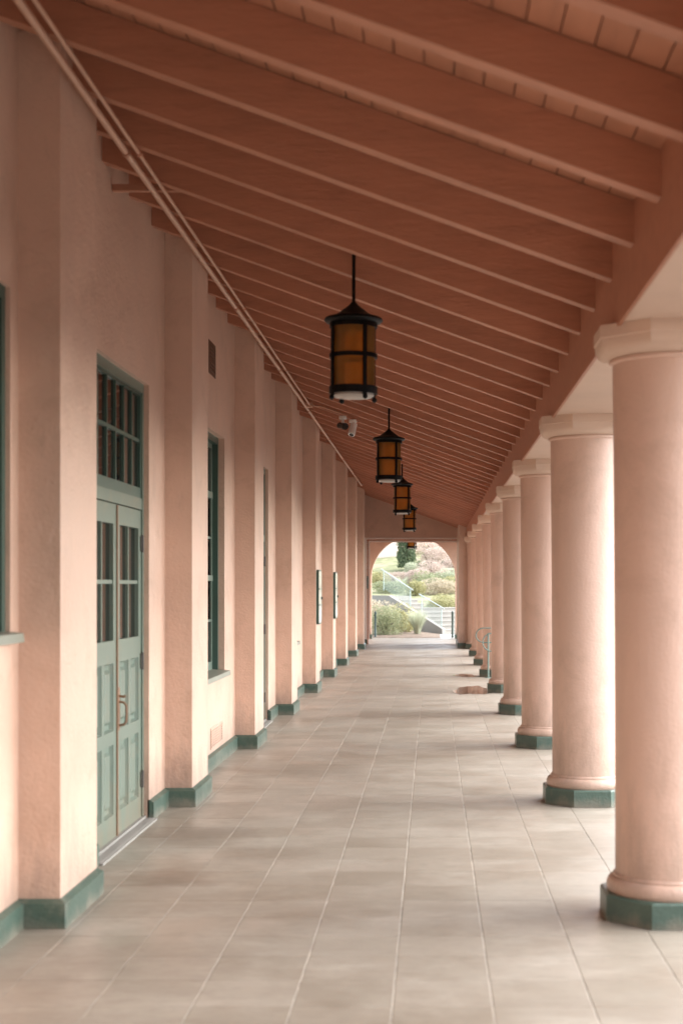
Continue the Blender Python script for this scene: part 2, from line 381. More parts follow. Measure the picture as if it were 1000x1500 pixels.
# ------------------------------------------------------------ doors
def make_door():
    d = link('door', finish('door', B(  # frame: jambs, head, transom rail, mullion post
        (WX-.12, WX-.035, DOOR[0], DOOR[0]+.05, 0.03, WZT), (WX-.12, WX-.035, DOOR[1]-.045, DOOR[1], .03, WZT),
        (WX-.12, WX-.035, DOOR[0]+.05, DOOR[1]-.045, 2.905, WZT), (WX-.12, WX-.038, DOOR[0]+.05, DOOR[1]-.045, 2.115, 2.19)), M['door'], bevel=.004), wall)
    d.matrix_parent_inverse = Matrix.Translation((-WX, -20, 0))
    a, b = DOOR[0]+.05, DOOR[1]-.045
    xf = WX-.045        # front of transom sash
    # transom sash: bottom rail, top rail, stiles, bars
    bm = B((xf-.03, xf, a, b, 2.192, 2.262), (xf-.03, xf, a, b, 2.885, 2.903), (xf-.03, xf, a, a+.02, 2.262, 2.885), (xf-.03, xf, b-.03, b, 2.262, 2.885),
           (xf-.028, xf-.004, a+.02, b-.03, 2.567, 2.591))
    n = 6; ww = (b-.03-a-.02)/n
    for i in range(1, n):
        yy = a+.02+ww*i; box(bm, xf-.027, xf-.003, yy-.011, yy+.011, 2.262, 2.567); box(bm, xf-.027, xf-.003, yy-.011, yy+.011, 2.591, 2.885)
    obj('transom_sash', bm, M['winframe'], d, bevel=.002, seg=1)
    for i in range(n):
        for (z0, z1) in ((2.262, 2.567), (2.591, 2.885)):
            obj('pane', B((xf-.022, xf-.018, a+.02+ww*i+.008, a+.02+ww*(i+1)-.008, z0, z1)), M['pane'], d)
    # leaves
    mid = (a+b)/2
    for (l0, l1) in ((a+.003, mid-.006), (mid+.006, b-.003)):
        x1 = WX-.045; x0 = x1-.045; st = .085
        g0, g1 = l0+st, l1-st; gm = (g0+g1)/2
        bm = bmesh.new()
        box(bm, x0, x1, l0, g0, .035, 2.108); box(bm, x0, x1, g1, l1, .035, 2.108)
        for z0, z1 in ((.035, .18), (.615, .70), (1.12, 1.26), (1.985, 2.108)): box(bm, x0, x1, g0, g1, z0, z1)
        for z0, z1 in ((.18, .615), (.70, 1.12)): box(bm, x0, x1, gm-.032, gm+.032, z0, z1)
        box(bm, x0+.008, x1-.006, gm-.012, gm+.012, 1.26, 1.985)
        box(bm, x0+.008, x1-.006, g0, gm-.012, 1.612, 1.636); box(bm, x0+.008, x1-.006, gm+.012, g1, 1.612, 1.636)
        obj('door_leaf', bm, M['door'], d, bevel=.004, seg=1)
        for z0, z1 in ((1.26, 1.612), (1.636, 1.985)):
            for q0, q1 in ((g0, gm-.01), (gm+.01, g1)): obj('pane', B((x0+.016, x0+.02, q0, q1, z0, z1)), M['pane'], d)
        for z0, z1 in ((.18, .615), (.70, 1.12)):
            for q0, q1 in ((g0, gm-.032), (gm+.032, g1)):
                bm = bmesh.new()
                r = [[bm.verts.new((xx, yy, zz)) for (yy, zz) in ((q0+e, z0+e), (q1-e, z0+e), (q1-e, z1-e), (q0+e, z1-e))]
                     for (xx, e) in ((x1-.004, 0), (x1-.024, .012), (x1-.026, .040), (x1-.008, .062))]
                for u, v in zip(r, r[1:]):
                    for i in range(4): bm.faces.new((u[i], u[(i+1) % 4], v[(i+1) % 4], v[i]))
                bm.faces.new(r[-1]); obj('panel', bm, M['door'], d)
    obj('meeting_strip', B((WX-.06, WX-.036, mid-.010, mid+.010, .035, 2.105)), M['copper'], d, bevel=.003, seg=1)
    for z in (.29, 1.09, 1.885):
        for yy in (DOOR[1]-.047, DOOR[0]+.052):
            bm = tube(bmesh.new(), ((WX-.036, yy, z-.058), (WX-.036, yy, z+.058)), .011, 8); box(bm, WX-.045, WX-.038, yy-.035, yy+.035, z-.05, z+.05)
            obj('hinge', bm, M['hinge'], d)
    hy = mid+.055
    bm = tube(bmesh.new(), ((WX-.045, hy, .87), (WX-.012, hy, .865), (WX+.004, hy, .845), (WX+.006, hy, .80), (WX+.004, hy, .745), (WX-.012, hy, .725), (WX-.045, hy, .72)), .0075, 8)
    box(bm, WX-.045, WX-.04, hy-.02, hy+.02, .69, .96)
    tube(bm, ((WX-.045, hy, .905), (WX-.008, hy, .90), (WX-.002, hy, .91)), .008, 8)
    obj('handle', bm, M['copper'], d)
    bm = B((WX-.13, WX-.02, DOOR[0], DOOR[1], .0, .034), (WX-.02, WX+.055, DOOR[0], DOOR[1], .0, .016))
    for i in range(4): box(bm, WX-.012+.015*i, WX-.006+.015*i, DOOR[0], DOOR[1], .016, .020)
    obj('threshold', bm, M['concrete'], d, bevel=.002, seg=1)
    return d
door = make_door(); door['label'] = 'nearer green panelled double door with a barred transom above'
d2 = copy_tree(door, wall); d2.matrix_parent_inverse = Matrix.Translation((-WX, -20, 0)); d2.location = (0, 7.04, 0)
d2['label'] = 'farther green double door, seen edge on'

# ------------------------------------------------------------ windows
def make_window(y0, y1, z0, z1, label, bars, rec=.055):
    xf = WX-rec
    d = link('window', finish('window', B((xf-.10, xf, y0, y0+.055, z0, z1), (xf-.10, xf, y1-.055, y1, z0, z1), (xf-.10, xf, y0+.055, y1-.055, z1-.06, z1)), M['winframe'], bevel=.004), wall)
    d.matrix_parent_inverse = Matrix.Translation((-WX, -20, 0)); d['label'] = label
    a, b = y0+.055, y1-.055
    bm = bmesh.new(); zz = [z0+.03]+[q for q, t in bars]+[z1-.06]
    xs = xf-.05
    box(bm, xs-.03, xs, a, a+.045, z0+.02, z1-.06); box(bm, xs-.03, xs, b-.045, b, z0+.02, z1-.06)
    box(bm, xs-.03, xs, a+.045, b-.045, z0+.02, z0+.10); box(bm, xs-.03, xs, a+.045, b-.045, z1-.10, z1-.06)
    for q, t in bars: box(bm, xs-.03, xs+(.012 if t > .03 else -.004), a+.045, b-.045, q-t/2, q+t/2)
    wy = (b-a-.09); nn = 4
    for i in range(1, nn):
        yy = a+.045+wy*i/nn; edges = [z0+.10]+[v for q, t in bars for v in (q-t/2, q+t/2)]+[z1-.10]
        for e0, e1 in zip(edges[::2], edges[1::2]): box(bm, xs-.026, xs-.004, yy-.011, yy+.011, e0, e1)
    obj('sash', bm, M['door'] if bars else M['winframe'], d, bevel=.002, seg=1)
    edges = [z0+.10]+[v for q, t in bars for v in (q-t/2, q+t/2)]+[z1-.10]
    for e0, e1 in zip(edges[::2], edges[1::2]):
        for i in range(nn):
            obj('pane', B((xs-.018, xs-.014, a+.045+wy*i/nn+.008, a+.045+wy*(i+1)/nn-.008, e0, e1)), M['pane'], d)
    bm = bmesh.new()
    pr = ((WX-.16, z0+.035), (WX-.02, z0+.02), (WX+.05, z0+.012), (WX+.055, z0-.030), (WX-.16, z0-.030))
    v = [[bm.verts.new((px, yy, pz)) for px, pz in pr] for yy in (y0-.04, y1+.04)]
    for i in range(5): bm.faces.new((v[0][i], v[0][(i+1) % 5], v[1][(i+1) % 5], v[1][i]))
    bm.faces.new(v[0][::-1]); bm.faces.new(v[1])
    obj('sill', bm, M['sill'], d, bevel=.004, seg=1)
    return d
bars = [(2.43, .06), (2.04, .022), (1.67, .05), (1.28, .022)]
make_window(*OPEN[0][:2], OPEN[0][2], WZT, 'high sill window at the left edge', [(2.43, .06), (1.9, .022)], .022)
make_window(*OPEN[2][:2], OPEN[2][2], WZT, 'tall dark green sash window between the two doors', bars)
make_window(*OPEN[4][:2], OPEN[4][2], WZT, 'far tall sash window seen edge on', bars)

# vents
v = wpart('vent', B((WX-.02, WX+.004, 12.28, 12.66, 3.44, 3.47), (WX-.02, WX+.004, 12.28, 12.66, 3.70, 3.73), (WX-.02, WX+.004, 12.28, 12.31, 3.47, 3.70), (WX-.02, WX+.004, 12.63, 12.66, 3.47, 3.70)), M['vent'])
v['label'] = 'small dark brown louvre high on the wall'
obj('louvre', B((WX+.001, WX+.002, 12.31, 12.63, 3.47, 3.70), *[(WX+.001, WX+.010, 12.31, 12.63, 3.48+.032*i, 3.487+.032*i) for i in range(7)]), M['vent'], v)
v = wpart('vent', B((WX-.02, WX+.006, 12.38, 13.06, .17, .185), (WX-.02, WX+.006, 12.38, 13.06, .34, .355), (WX-.02, WX+.006, 12.38, 12.395, .185, .34), (WX-.02, WX+.006, 13.045, 13.06, .185, .34)), M['stucco'])
v['label'] = 'low pink louvred grille just above the baseboard'
obj('louvre', B(*[(WX+.001, WX+.012, 12.395, 13.045, .19+.022*i, .198+.022*i) for i in range(7)]), M['stucco'], v)
# glazed notice cases on two pilasters
def rrect(bm, x0, x1, yc, hw, z0, z1, r, n=6):
    pts = []
    for cy, cz, a0 in ((yc+hw-r, z1-r, 0), (yc-hw+r, z1-r, 90), (yc-hw+r, z0+r, 180), (yc+hw-r, z0+r, 270)):
        for i in range(n+1):
            a = R(a0+90*i/n); pts.append((cy+r*math.cos(a), cz+r*math.sin(a)))
    A = [bm.verts.new((x0, y, z)) for y, z in pts]; Bv = [bm.verts.new((x1, y, z)) for y, z in pts]
    for i in range(len(pts)): bm.faces.new((A[i], A[(i+1) % len(pts)], Bv[(i+1) % len(pts)], Bv[i]))
    bm.faces.new(A[::-1]); bm.faces.new(Bv); return bm
for n, lab in ((4, 'nearer glazed notice case with dark green edge mounted on a pink pilaster'), (5, 'farther glazed notice case with dark green edge mounted on a pink pilaster')):
    yc = PC0+S*n-.02
    c = thing('notice_case', lab, 'notice case', (-1.735, yc, 1.43), 'glazed cases on the pilasters')
    obj('case_frame', rrect(bmesh.new(), 0, .038, 0, .28, -.41, .41, .07), M['winframe'], c, smooth=True)
    obj('panel', rrect(bmesh.new(), .0382, .041, 0, .262, -.39, .39, .06), M['case_face'], c, smooth=True)
    for z in (.12, -.12):
        obj('crossbar', B((.041, .050, -.262, .262, z-.008, z+.008)), M['winframe'], c)
    obj('latch', B((.041, .06, .20, .235, -.04, .0)), M['hinge'], c, bevel=.003)

# ------------------------------------------------------------ roof: beam, rafters, boards
roof = thing('arcade_roof', 'sloping terracotta timber roof of rafters and boards over the walkway', 'roof', (0, 20, 3.4))
RI = Matrix.Translation((0, -20, -3.4))
def rpart(name, me, loc=(0, 0, 0), **k):
    o = link(name, me, roof, loc, **k); o.matrix_parent_inverse = RI; return o
def slab(bm, x0, x1, y0, y1, zf, t):
    v = [bm.verts.new((x, y, zf(x)+dz)) for x in (x0, x1) for y in (y0, y1) for dz in (0, t)]
    for a in ((0,1,3,2), (4,6,7,5), (0,4,5,1), (2,3,7,6), (0,2,6,4), (1,5,7,3)): bm.faces.new([v[i] for i in a])
    return bm
raf = finish('rafter', slab(bmesh.new(), WX-.05, .872, -.043, .043, zs, .179), M['timber'], bevel=.006, seg=2)
k = -34
while CC0+.728*k < END-.1:
    ro = rpart('rafter', raf, (0, CC0+.728*k+random.uniform(-.006, .006), random.uniform(-.004, .004))); ro.rotation_euler = (0, 0, random.uniform(-.0025, .0025)); k += 1
bw = .113
x = .872
brds = []
while x > WX-.06:
    brds.append((x-bw+.003, x-.003)); x -= bw
for i, (a, b) in enumerate(brds):
    bm = slab(bmesh.new(), a, b, Y_BACK, END, zb, .02)
    rpart('ceiling_board', finish('ceiling_board', bm, M['board'], bevel=.004, seg=1), (0, 0, random.uniform(0, .003)))
rpart('roof_deck', finish('roof_deck', slab(bmesh.new(), WX-.6, 1.95, Y_BACK, 43.6, lambda x: zb(x)+.026, .12), M['board']))
rpart('beam', finish('beam', B((.867, .884, Y_BACK, END, 2.822, zb(.867)+.02)), M['timber'], bevel=.006))
rpart('lintel', finish('lintel', B((.884, 1.42, Y_BACK, 43.0, 2.836, zb(1.42)+.02)), M['lintel'], bevel=.008))

# unseen wall added behind the viewer to block sky light from the rear
bw_ = thing('rear_light_block', 'unseen pink wall added behind the viewer to block light', 'wall', (0, Y_BACK, 0))
o_ = obj('wall_face', B((WX, 1.4, Y_BACK-.3, Y_BACK, 0, 4.3)), M['stucco'], bw_); o_.matrix_parent_inverse = Matrix.Translation((0, -Y_BACK, 0))
# ------------------------------------------------------------ columns
def make_column():
    t = thing('column', 'x', 'column')
    bm = lathe(bmesh.new(), [(.262, .185), (.262, .6), (.264, 1.2), (.268, 1.9), (.273, 2.5), (.275, 2.672)], 64)
    obj('shaft', bm, M['stucco_col'], t, smooth=True)
    oc = 1/math.cos(math.pi/8)
    bm = lathe(bmesh.new(), [(.322, 0), (.322, .112), (.312, .122)], 8, rot=math.pi/8, ca=oc)
    obj('plinth', bm, M['green'], t, bevel=.003, seg=1)
    bm = lathe(bmesh.new(), [(.27, .118), (.296, .119), (.304, .135), (.304, .158), (.296, .178), (.280, .190), (.273, .192), (.273, .202), (.264, .212), (.2, .212)], 64)
    obj('torus_base', bm, M['stucco_col'], t, smooth=True)
    bm = lathe(bmesh.new(), [(.2, 2.665), (.284, 2.665), (.290, 2.672), (.290, 2.684), (.283, 2.690), (.2, 2.690)], 64)
    obj('neck_ring', bm, M['stucco_col'], t, smooth=True)
    bm = lathe(bmesh.new(), [(.282, 2.690), (.305, 2.696), (.330, 2.714), (.344, 2.740), (.346, 2.772)], 8, rot=math.pi/8, ca=oc)
    obj('echinus', bm, M['lintel'], t, smooth=True)
    bm = lathe(bmesh.new(), [(.346, 2.772), (.351, 2.776), (.351, 2.834)], 8, rot=math.pi/8, ca=oc)
    obj('abacus', bm, M['lintel'], t, bevel=.003, seg=1)
    return t
labs = ['nearest pink column, the widest, cut off by the right edge of the photo',
        'second pink column, standing just left of and behind the widest one',
        'third pink column from the viewer, its green plinth left of the second',
        'fourth pink column, the last one standing fully in front of the puddle',
        'fifth pink column, its foot beside the large puddle and hiding the bicycle rack',
        'sixth pink column, directly behind the looped bicycle rack',
        'seventh pink column, two columns past the bicycle rack post',
        'eighth pink column, second from the brown pier',
        'last pink column, standing against the brown pier by the archway']
col0 = make_column()
for n in list(range(9))+[-1, -2, -3, -4]:
    c = col0 if n == 0 else copy_tree(col0)
    c.location = (CX, CC0+S*n, .004); c['label'] = labs[n] if n >= 0 else 'pink column of the same row, outside the photo on the viewer\'s side'; c['group'] = 'pink columns along the open side' if n >= 0 else 'pink columns beside and behind the viewer'
    c.rotation_euler = (0, 0, R(90*(n % 4)))

# ------------------------------------------------------------ end wall, pier, vestibule and arch
ew = thing('end_wall', 'pink cross wall at the end of the walkway with a square opening', 'wall', (-.57, END, 0))
EI = Matrix.Translation((.57, -END, 0))
def epart(name, bm, m, **k):
    o = obj(name, bm, m, ew, **k); o.matrix_parent_inverse = EI; return o
OX0, OX1, OZ = -1.80, .665, 2.866
epart('wall_face', B((WX, OX0, END, END+.3, 0, 4.3), (OX1, 1.5, END, END+.3, 0, 4.3), (OX0, OX1, END, END+.3, OZ, 4.3)), M['stucco'])
epart('casing', B((OX0-.055, OX0+.01, END-.03, END+.02, .14, OZ+.045), (OX0+.01, OX1+.03, END-.03, END+.02, OZ, OZ+.045)), M['trim'], bevel=.004, seg=1)
epart('casing', B((OX0+.01, OX0+.045, END+.1, END+.16, 0, OZ-.03), (OX0+.01, OX1, END+.1, END+.16, OZ-.03, OZ)), M['timber'])
epart('casing', B((OX0+.045, OX0+.085, END+.16, END+.2, .14, OZ-.075), (OX0+.045, OX1, END+.16, END+.2, OZ-.075, OZ-.03)), M['trim'])
epart('plinth', B((OX0-.06, OX0+.02, END-.05, END, 0, .138)), M['green'])
epart('pier', B((.67, 1.40, CC0+S*8+.24, END, .0, 3.2)), M['stucco'], bevel=.01)
epart('plinth', B((.635, 1.42, CC0+S*8+.205, END-.001, 0, .138)), M['green'], bevel=.006, seg=1)
epart('meter_box', B((OX0+.0, OX0+.05, END+.02, END+.09, 1.52, 1.86)), M['winframe'], bevel=.005)
AY = 42.7
aw = thing('arch_wall', 'outer pink wall pierced by a round arch onto the garden', 'wall', (-.574, AY, 0))
def arch():
    bm = bmesh.new(); n = 40; cx, zc, r = -.574, 1.82, 1.262
    inner = [(cx-r, 0.0)]+[(cx-r*math.cos(math.pi*i/n), zc+r*math.sin(math.pi*i/n)) for i in range(n+1)]+[(cx+r, 0.0)]
    outer = [(WX, 0.0)]+[(WX+(1.5-WX)*i/n, 4.3) for i in range(n+1)]+[(1.5, 0.0)]
    rings = [[bm.verts.new((x, y, z)) for x, z in pts] for y in (AY, AY+.4) for pts in (inner, outer)]
    iF, oF, iB, oB = rings
    for i in range(len(inner)-1):
        bm.faces.new((iF[i], iF[i+1], oF[i+1], oF[i])); bm.faces.new((iB[i+1], iB[i], oB[i], oB[i+1]))
        bm.faces.new((iF[i+1], iF[i], iB[i], iB[i+1]))
    return bm
o = obj('wall_face', arch(), M['stucco'], aw, smooth=True); o.matrix_parent_inverse = Matrix.Translation((.574, -AY, 0))
o = obj('baseboard', B((WX, -.574-1.262+.02, AY-.03, AY+.43, 0, .138), (-.574+1.262-.02, 1.5, AY-.03, AY+.43, 0, .138)), M['green'], aw); o.matrix_parent_inverse = Matrix.Translation((.574, -AY, 0))
o = obj('vestibule_ceiling', B((WX, 1.5, END+.3, AY, 3.20, 3.28)), M['board'], aw); o.matrix_parent_inverse = Matrix.Translation((.574, -AY, 0))

# ------------------------------------------------------------ pipes under the rafters
def clamp(parent, x, y, z, r):
    bm = tube(bmesh.new(), ((0, -.018, 0), (0, .018, 0)), r+.007, 12)
    box(bm, -r*.4, r*.4, -.012, .012, 0, r+.05)
    return obj('clamp', bm, M['timber'], parent, loc=(x, y, z))
PX, PZ = -1.665, 3.958
pp = thing('conduit_pipe', 'thick pink painted pipe running under the rafters beside the wall', 'pipe', (PX, 3, PZ))
obj('pipe_run', tube(bmesh.new(), ((0, -6, 0), (0, 30.4, 0), (.02, 30.6, .03), (.02, 30.62, .1)), .0185, 12), M['pipe'], pp, smooth=True)
for y in (7.74, 12.05, 15.5, 19.1, 22.8, 26.4, 30): clamp(pp, 0, y-3, 0, .0185)
for y in (8.58, 31.2):
    obj('strut_channel', B((-.26, .20, y-3-.02, y-3+.02, .020, .045), (-.26, .20, y-3-.02, y-3-.016, .045, .06), (-.26, .20, y-3+.016, y-3+.02, .045, .06)), M['timber'], pp)
QX, QZ = -1.585, 3.938
cp = thing('thin_conduit', 'thin pink conduit beside the thick pipe, branching off to the security cameras', 'conduit', (QX, 3, QZ))
YC = CC0+.728*16-.043
yl = YC-3-.06
pts = [(0, -6, 0), (0, yl-.08, 0), (.02, yl-.02, .004), (.08, yl, -.010)]
for i in range(1, 8): xx = .08+.40*i/7; pts.append((xx, yl, zs(QX+xx)-QZ-.012+.03))
obj('pipe_run', tube(bmesh.new(), pts, .0105, 8), M['pipe'], cp, smooth=True)
for y in (7.7, 12.0, 15.4): clamp(cp, 0, y-3, 0, .0105)
obj('junction_box', B((-.035, .035, yl-.09, yl-.01, -.03, .03)), M['pipe'], cp, bevel=.004)

# ------------------------------------------------------------ security cameras
def cctv(x, lab, black, yaw, tilt):
    z = zs(x); y = YC-.02
    t = thing('security_camera', lab, 'security camera', (x, y+.04, z), 'security cameras under the rafters'); t.scale = (1.1, 1.1, 1.1)
    obj('mount', lathe(bmesh.new(), [(.045, -.035), (.048, -.02), (.045, 0)], 20), M['white'], t, smooth=True)
    obj('arm', tube(bmesh.new(), ((0, 0, -.03), (.0, -.015, -.06), (0, -.03, -.09)), .018, 10), M['white'], t, smooth=True)
    b = obj('housing', lathe(bmesh.new(), [(.02, -.09), (.038, -.08), (.042, .05), (.040, .075)], 20), M['black'] if black else M['white'], t, smooth=True)
    b.location = (0, -.04, -.12); b.rotation_euler = (R(tilt), 0, R(yaw))
    l = obj('lens', lathe(bmesh.new(), [(.012, .074), (.030, .078), (.026, .082), (.01, .080)], 16), M['black'], b, smooth=True)
cctv(-1.165, 'black domed security camera on a white mount, left one of the pair', True, 30, 100)
cctv(-1.035, 'white bullet security camera on a white mount, right one of the pair', False, -20, 150)

# ------------------------------------------------------------ hanging lanterns
def make_lantern():
    t = thing('hanging_lantern', 'x', 'lantern')
    # origin: centre of the bottom of the cage
    obj('rod', tube(bmesh.new(), ((0, 0, .545), (0, 0, 1.0)), .0115, 10), M['iron'], t, smooth=True)
    obj('cap', lathe(bmesh.new(), [(.150, .462), (.176, .468), (.186, .480), (.180, .494), (.150, .502), (.118, .512), (.085, .535), (.055, .558), (.03, .578), (.012, .60)], 48), M['iron'], t, smooth=True)
    obj('ceiling_rose', lathe(bmesh.new(), [(.012, .955), (.035, .965), (.04, .99)], 20), M['iron'], t, smooth=True)
    for z0, z1, r in ((.015, .062, .153), (.242, .268, .152), (.435, .47, .151)):
        obj('cage_ring', lathe(bmesh.new(), [(r-.012, z0), (r, z0), (r, z1), (r-.012, z1), (r-.012, z0)], 48, cap=False), M['iron'], t, smooth=True)
    for i in range(4):
        a = R(32+90*i); x, y = .149*math.cos(a), .149*math.sin(a)
        b = obj('cage_bar', B((-.006, .006, -.0125, .0125, 0, .47)), M['iron'], t, loc=(x, y, 0)); b.rotation_euler = (0, 0, a)
        obj('foot', lathe(bmesh.new(), [(.002, -.03), (.014, -.022), (.017, -.010), (.012, 0), (.006, .006)], 12), M['iron'], t, smooth=True, loc=(x*1.03, y*1.03, 0))
    obj('glass_shade', lathe(bmesh.new(), [(.137, .03), (.137, .46)], 48, cap=False), M['amber'], t, smooth=True)
    obj('bottom_lens', lathe(bmesh.new(), [(.06, -.010), (.115, -.006), (.132, .004), (.132, .018)], 40), M['lens'], t, smooth=True)
    obj('bulb', lathe(bmesh.new(), [(.004, .245), (.022, .255), (.030, .285), (.022, .325), (.014, .35), (.014, .44)], 16), M['bulb'], t, smooth=True)
    return t
llabs = ['largest and nearest black iron lantern with amber glass, hanging from the rafters',
         'second hanging lantern, amber glass in black iron, just right of the security cameras',
         'third hanging lantern, amber glass, slightly overlapping the one behind it',
         'fourth hanging lantern, small, in front of the end wall above the opening',
         'smallest hanging lantern with pale amber glass, seen through the archway opening']
lan = make_lantern()
for i in range(5):
    l = lan if i == 0 else copy_tree(lan)
    l['label'] = llabs[i]; l['group'] = 'amber lanterns down the walkway'
    if i < 4: l.location = (-.500, CC0+.728*3-.10+2*S*i, 2.795); l.rotation_euler = (R((.3, -.5, .6, .2)[i]), R((.25, .3, -.3, .3)[i]), R((0, 4, 14, 9)[i]))
    else: l.location = (-.60, 41.4, 2.69)
    for ch in l.children:
        if ch.name.startswith('ceiling_rose'): ch.location.z = (zb(-.508)-2.795-.99) if i < 4 else (3.2-2.69-.99)
        if ch.name.startswith('rod') and i == 4: ch.scale = (1, 1, .45); ch.location.z = .25

# ------------------------------------------------------------ bicycle rack and puddles
br = thing('bicycle_rack', 'thin green tube bicycle rack with loops, half hidden behind a column', 'bicycle rack', (.965, 24.65, 0))
obj('post', tube(bmesh.new(), ((0, 0, 0), (0, 0, .78)), .015, 12), M['rack'], br, smooth=True)
obj('base_plate', lathe(bmesh.new(), [(.06, .005), (.06, .014)], 20), M['rack'], br)
pts = []
for i in range(9): a = R(90+180*i/8); pts.append((-.08+.125*math.cos(a)*1.05, 0.03, .74+.125*math.sin(a)))
pts = [(.55, .03, .865)]+pts+[(.55, .03, .615)]
obj('loop', tube(bmesh.new(), pts, .0105, 8), M['rack'], br, smooth=True)
pts = [(.06+.155*math.cos(R(a)), -.03, .62+.155*math.sin(R(a))) for a in range(0, 361, 15)]
obj('loop', tube(bmesh.new(), pts, .0105, 8), M['rack'], br, smooth=True)
def puddle(cx, cy, rx, ry, seed, lab):
    random.seed(seed); bm = bmesh.new(); n = 40; ph = [random.uniform(0, 6) for _ in range(5)]
    v = []
    for i in range(n):
        a = 2*math.pi*i/n; k = 1+.18*math.sin(2*a+ph[0])+.12*math.sin(3*a+ph[1])+.07*math.sin(5*a+ph[2])+.05*math.sin(9*a+ph[3])
        v.append(bm.verts.new((rx*k*math.cos(a), ry*k*math.sin(a), 0)))
    bm.faces.new(v)
    o = obj('puddle', bm, M['water'], loc=(cx, cy, .0060)); o['label'] = lab; o['category'] = 'puddle'; o['group'] = 'puddles on the tiles'
puddle(.62, 21.7, .25, 1.0, 3, 'larger brown puddle on the tiles at the foot of a column')
puddle(.58, 25.3, .20, .35, 5, 'smaller thin puddle farther along, left of the bicycle rack')

# ------------------------------------------------------------ outside: bollards, terrain, stairs
for x, lab in ((-1.76, 'slim dark green post left of the archway, beside the round bush'), (.62, 'slim dark green post right of the archway, before the steps')):
    b = thing('bollard', lab, 'bollard', (x, 43.9, 0), 'dark green posts outside the arch')
    obj('post', lathe(bmesh.new(), [(.045, 0), (.045, .03), (.036, .05), (.032, .74), (.036, .76), (.03, .80), (.012, .815)], 20), M['bollard'], b, smooth=True)
def th(x, y):
    if y < 48: return 0
    z = .28*(y-48) if y < 52 else 1.12+.12*(y-52)
    if y > 52 : z += .25*math.sin(x*.35+y*.2)*min(1, (y-52)/6)
    if x > .5 and y < 52: z *= .5+.5*max(0, min(1, (y-50)/2))
    return z
bm = bmesh.new(); nx, ny = 80, 60; g = []
for j in range(ny+1):
    y = 47.5+(130-47.5)*(j/ny)**1.6; g.append([bm.verts.new((-40+80*i/nx, y, th(-40+80*i/nx, y)-(.02 if y < 48 else 0))) for i in range(nx+1)])
for j in range(ny):
    for i in range(nx): bm.faces.new((g[j][i], g[j][i+1], g[j+1][i+1], g[j+1][i]))
obj('hillside', bm, M['hill'], kind='structure', smooth=True)
# mulch bed in front of the stair
bm = bmesh.new(); n = 14; g = []
for j in range(n+1):
    for_row = []
    for i in range(2*n+1):
        fx, fy = i/(2*n), j/n; x = -6.5+6.75*fx; y = 43.6+4.6*fy-(.5*fy*fx)
        e = min(1, 6*min(fx, 1-fx, fy+.02, 1.2-fy)); for_row.append(bm.verts.new((x, y, -.005+e*(.05+.06*fy)+.01*math.sin(13*x+7*y))))
    g.append(for_row)
for j in range(n):
    for i in range(2*n): bm.faces.new((g[j][i], g[j][i+1], g[j+1][i+1], g[j+1][i]))
obj('planting_bed', bm, M['soil'], kind='structure', smooth=True)

st = thing('garden_stairs', 'pale concrete steps with a sloping side wall climbing left into the garden', 'stairs', (.35, 47.5, 0))
u = Vector((-.6, .8, 0)); vv = Vector((.8, .6, 0)); B0 = Vector((0, 0, 0)); tr, ri, W = .36, .14, 2.4
def obox(bm, o, du, dv, z0, z1, u=u, v=vv):
    P = [o, o+u*du, o+u*du+v*dv, o+v*dv]
    a = [bm.verts.new((p.x, p.y, z0)) for p in P]; b = [bm.verts.new((p.x, p.y, z1)) for p in P]
    for i in range(4): bm.faces.new((a[i], a[(i+1) % 4], b[(i+1) % 4], b[i]))
    bm.faces.new(a[::-1]); bm.faces.new(b)
NS = 8
for i in range(NS):
    W = 2.4 if i < 6 else .8
    bm = bmesh.new(); obox(bm, B0+u*tr*i, tr+.03, W, ri*i-.02 if i else 0, ri*(i+1)-.035); obox(bm, B0+u*(tr*i-.03), tr+.06, W, ri*(i+1)-.035, ri*(i+1))
    obj('step', bm, M['concrete'], st)
bm = bmesh.new(); o = B0+u*tr*NS; obox(bm, o+u*.03, 1.8, W, .7, ri*(NS)+.12); obj('landing', bm, M['concrete'], st)
def cheek(off, t=.14):
    bm = bmesh.new(); a = B0-vv*off-u*.15; b = B0-vv*off+u*tr*(NS+.2); c = b+u*1.4
    pts = [(a, 0), (a, .16), (b, ri*NS+.14), (c, ri*NS+.14), (c, 0)]
    A = [bm.verts.new((p.x, p.y, z)) for p, z in pts]; Bq = [bm.verts.new((p.x-vv.x*t, p.y-vv.y*t, z)) for p, z in pts]
    for i in range(5): bm.faces.new((A[i], A[(i+1) % 5], Bq[(i+1) % 5], Bq[i]))
    bm.faces.new(A); bm.faces.new(Bq[::-1]); return bm
obj('side_wall', cheek(.002), M['concrete'], st, bevel=.01)
def rail(s0, s1, lab, glass):
    t = thing('handrail', lab, 'handrail', (.35, 47.5, 0), 'handrails on the garden steps')
    def P(s, h): p = B0-vv*.07+u*s; return Vector((p.x, p.y, max(0, s)*ri/tr+.13+h))
    bm = tube(bmesh.new(), (P(s0-.15, .70), P(s1+.15, .70)), .019, 10); obj('rail', bm, M['railpaint'], t, smooth=True)
    for s in (s0, s1): obj('post', tube(bmesh.new(), (P(s, 0), P(s, .70)), .014, 10), M['steel'], t, smooth=True)
    if glass:
        bm = bmesh.new(); q = [P(s0+.04, .08), P(s1-.04, .08), P(s1-.04, .66), P(s0+.04, .66)]
        A = [bm.verts.new(x) for x in q]; Bq = [bm.verts.new(x+vv*.012) for x in q]
        for i in range(4): bm.faces.new((A[i], A[(i+1) % 4], Bq[(i+1) % 4], Bq[i]))
        bm.faces.new(A); bm.faces.new(Bq[::-1]); obj('infill_panel', bm, M['glass_rail'], t)
rail(-.02, 1.1, 'lower pale handrail beside the steps, ending near the right post', True)
